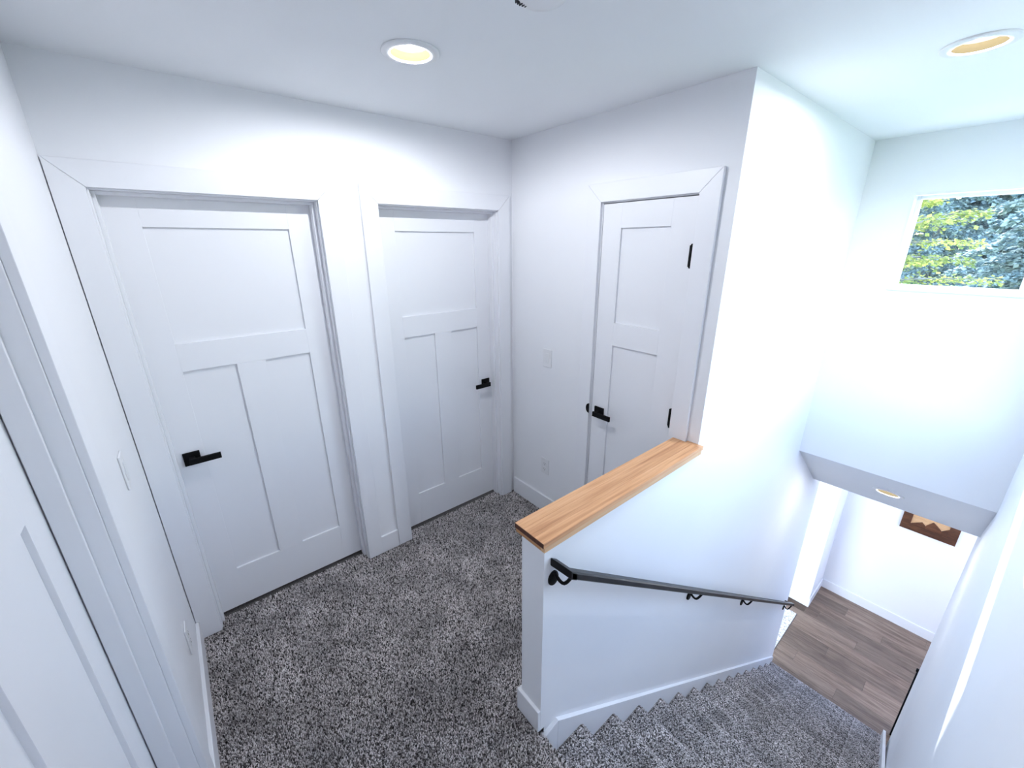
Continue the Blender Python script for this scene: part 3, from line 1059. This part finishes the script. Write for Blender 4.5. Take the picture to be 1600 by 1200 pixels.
rug = thing('rug', (3.5, -0.7, ZF), 'speckled white and grey entry rug at the stair foot', 'rug')
mk('rug_pile', MB().box(3.09, 3.895, -1.333, -0.05, ZF + 0.002, ZF + 0.012), M_RUG, rug, bevel=0.003)
mk('binding', MB().box(3.086, 3.899, -1.338, -0.045, ZF, ZF + 0.004), M_RUGBACK, rug)

post = thing('metal_post', (2.995, -2.497, ZF), 'slim black metal post standing past the end of the right stair wall', 'post')
mk('shaft', MB().box(2.975, 3.015, -2.527, -2.450, ZF, -2.07), M_BLACK, post, bevel=0.002)
mk('finial', MB().box(2.985, 3.005, -2.480, -2.443, -2.07, -2.035), M_BLACK, post, bevel=0.004)

# ------------------------------------------------------------------ outdoors
mb = MB().box(-40, 60, -45, 45, ZF - 0.9, ZF - 0.5)
mk('ground', mb, M_GRASS, kind='structure', label='grass around the house')


def leaves(P, D, seed, size, flat):
    """rhombic leaves at P, pointing along D"""
    g_ = np.random.default_rng(seed)
    n = len(P)
    D = D + g_.normal(0, 0.45, (n, 3))
    D /= np.linalg.norm(D, axis=1)[:, None]
    U = np.tile([0, 0, 1.0], (n, 1)) + g_.normal(0, flat, (n, 3))
    S = np.cross(D, U)
    S /= np.linalg.norm(S, axis=1)[:, None]
    Nn = np.cross(S, D)
    L = (size * g_.uniform(0.6, 1.3, n))[:, None]
    V = np.stack([P, P + D * L * 0.5 + S * L * 0.38 - Nn * L * 0.08, P + D * L, P + D * L * 0.5 - S * L * 0.38 - Nn * L * 0.08], 1)
    idx = np.arange(n)[:, None] * 4
    F = np.concatenate([idx + np.array([[0, 1, 2]]), idx + np.array([[0, 2, 3]])], 1).reshape(-1, 3)
    return V.reshape(-1, 3), F, np.repeat(g_.uniform(0, 1, n), 4)


def maple(loc, height, seed, label, nb, per, spread):
    g_ = np.random.default_rng(seed)
    root = thing('maple_tree', loc, label, 'tree', 'broadleaf trees outside the window')
    L0 = Vector(loc)
    top = L0 + Vector((0, 0, height))
    m_ = MB().tube([L0, L0.lerp(top, 0.4) + Vector((0.06, 0.05, 0)), top], [0.13, 0.09, 0.03], 10)
    mk('trunk', m_, M_BARK, root, smooth=True)
    bm_ = MB()
    PP, DD = [], []
    for i in range(nb):
        f_ = 0.35 + 0.65 * (i + g_.uniform(0, 1)) / nb
        az = i * 2.399 + g_.uniform(-0.3, 0.3)
        st_ = L0.lerp(top, f_)
        ln = spread * (1.15 - 0.7 * f_) * g_.uniform(0.75, 1.15)
        d = Vector((math.cos(az), math.sin(az), g_.uniform(0.05, 0.35)))
        pts = []
        for k in range(6):
            t_ = k / 5
            pts.append(st_ + d * ln * t_ + Vector((0, 0, -0.16 * ln * t_ * t_)) + Vector(tuple(g_.normal(0, 0.02, 3))))
        bm_.tube(pts, [0.03, 0.025, 0.02, 0.014, 0.009, 0.004], 6)
        for k in range(per):
            t_ = g_.uniform(0.18, 1.0)
            a_ = min(int(t_ * 5), 4)
            p = pts[a_].lerp(pts[a_ + 1], t_ * 5 - a_)
            side = Vector((-d.y, d.x, 0)) * g_.normal(0, 0.20 * ln * (1.15 - t_) + 0.04)
            p = p + side + Vector((0, 0, g_.normal(0.0, 0.035) - 0.25 * abs(side.length) * 0.4))
            PP.append(tuple(p))
            DD.append((d.x + side.x * 2, d.y + side.y * 2, -0.35))
    mk('branches', bm_, M_BARK, root, smooth=True)
    V, F, tone = leaves(np.array(PP) - np.array(loc), np.array(DD), seed + 1, 0.07, 0.35)
    o_ = bpy.data.objects.new('foliage', np_mesh('foliage', V, F, tone, M_LEAF))
    COL.objects.link(o_)
    o_.parent = root
    o_['kind'] = 'stuff'


def fir(loc, height, seed, label, rad, dens=1.0):
    g_ = np.random.default_rng(seed)
    root = thing('fir_tree', loc, label, 'tree', 'fir trees outside the window')
    L0 = Vector(loc)
    mk('trunk', MB().tube([L0, L0 + Vector((0, 0, height))], [0.2, 0.03], 8), M_BARK, root, smooth=True)
    PP, DD = [], []
    nb = 150
    for i in range(nb):
        f_ = i / nb
        z_ = height * (0.12 + 0.86 * f_)
        az = i * 2.399 + g_.uniform(-0.4, 0.4)
        ln = rad * (1.0 - f_) ** 0.8 * g_.uniform(0.75, 1.15) + 0.1
        d = np.array([math.cos(az), math.sin(az), 0])
        sd_ = np.array([-d[1], d[0], 0])
        cnt = int(dens * (60 + 130 * ln / rad))
        t_ = g_.uniform(0.15, 1, cnt)
        w_ = g_.normal(0, 0.13, cnt) * ln * (1.2 - t_)
        p = d[None] * (t_ * ln)[:, None] + sd_[None] * w_[:, None]
        p[:, 2] = z_ - 0.30 * ln * t_ ** 2 - 0.3 * np.abs(w_) + g_.normal(0, 0.04, cnt) + 0.06 * ln
        PP.append(p)
        q = d[None] + sd_[None] * (np.sign(w_) * 0.6)[:, None]
        q[:, 2] = -0.55
        DD.append(q)
    V, F, tone = leaves(np.concatenate(PP), np.concatenate(DD), seed + 1, 0.30 if dens < 2 else 0.11, 0.5)
    o_ = bpy.data.objects.new('foliage', np_mesh('foliage', V, F, tone, M_FIR))
    COL.objects.link(o_)
    o_.parent = root
    o_['kind'] = 'stuff'


GZ = ZF - 0.5
maple((8.6, -0.35, GZ), 6.9, 41, 'yellow green maple tree at the left of the window view', 50, 300, 2.3)
fir((14.0, -2.5, GZ), 12.5, 51, 'tall blue green fir tree at the right of the window view', 2.0, 4.0)
fir((19.5, 0.1, GZ), 13.0, 52, 'dark fir tree behind the yellow green maple', 2.2, 3.0)
fir((25.4, -3.6, GZ), 15.0, 53, 'far fir tree in the gap between the maple and the nearest fir', 2.4, 1.7)
fir((25.4, 2.5, GZ), 15.0, 54, 'far fir tree at the left behind the maple', 2.4, 1.7)
fir((31.9, -0.4, GZ), 17.0, 56, 'farthest fir tree in line with the middle of the window', 2.8, 1.7)
fir((14.0, -7.8, GZ), 12.0, 55, 'fir tree outside, beyond the right edge of the window', 2.2)
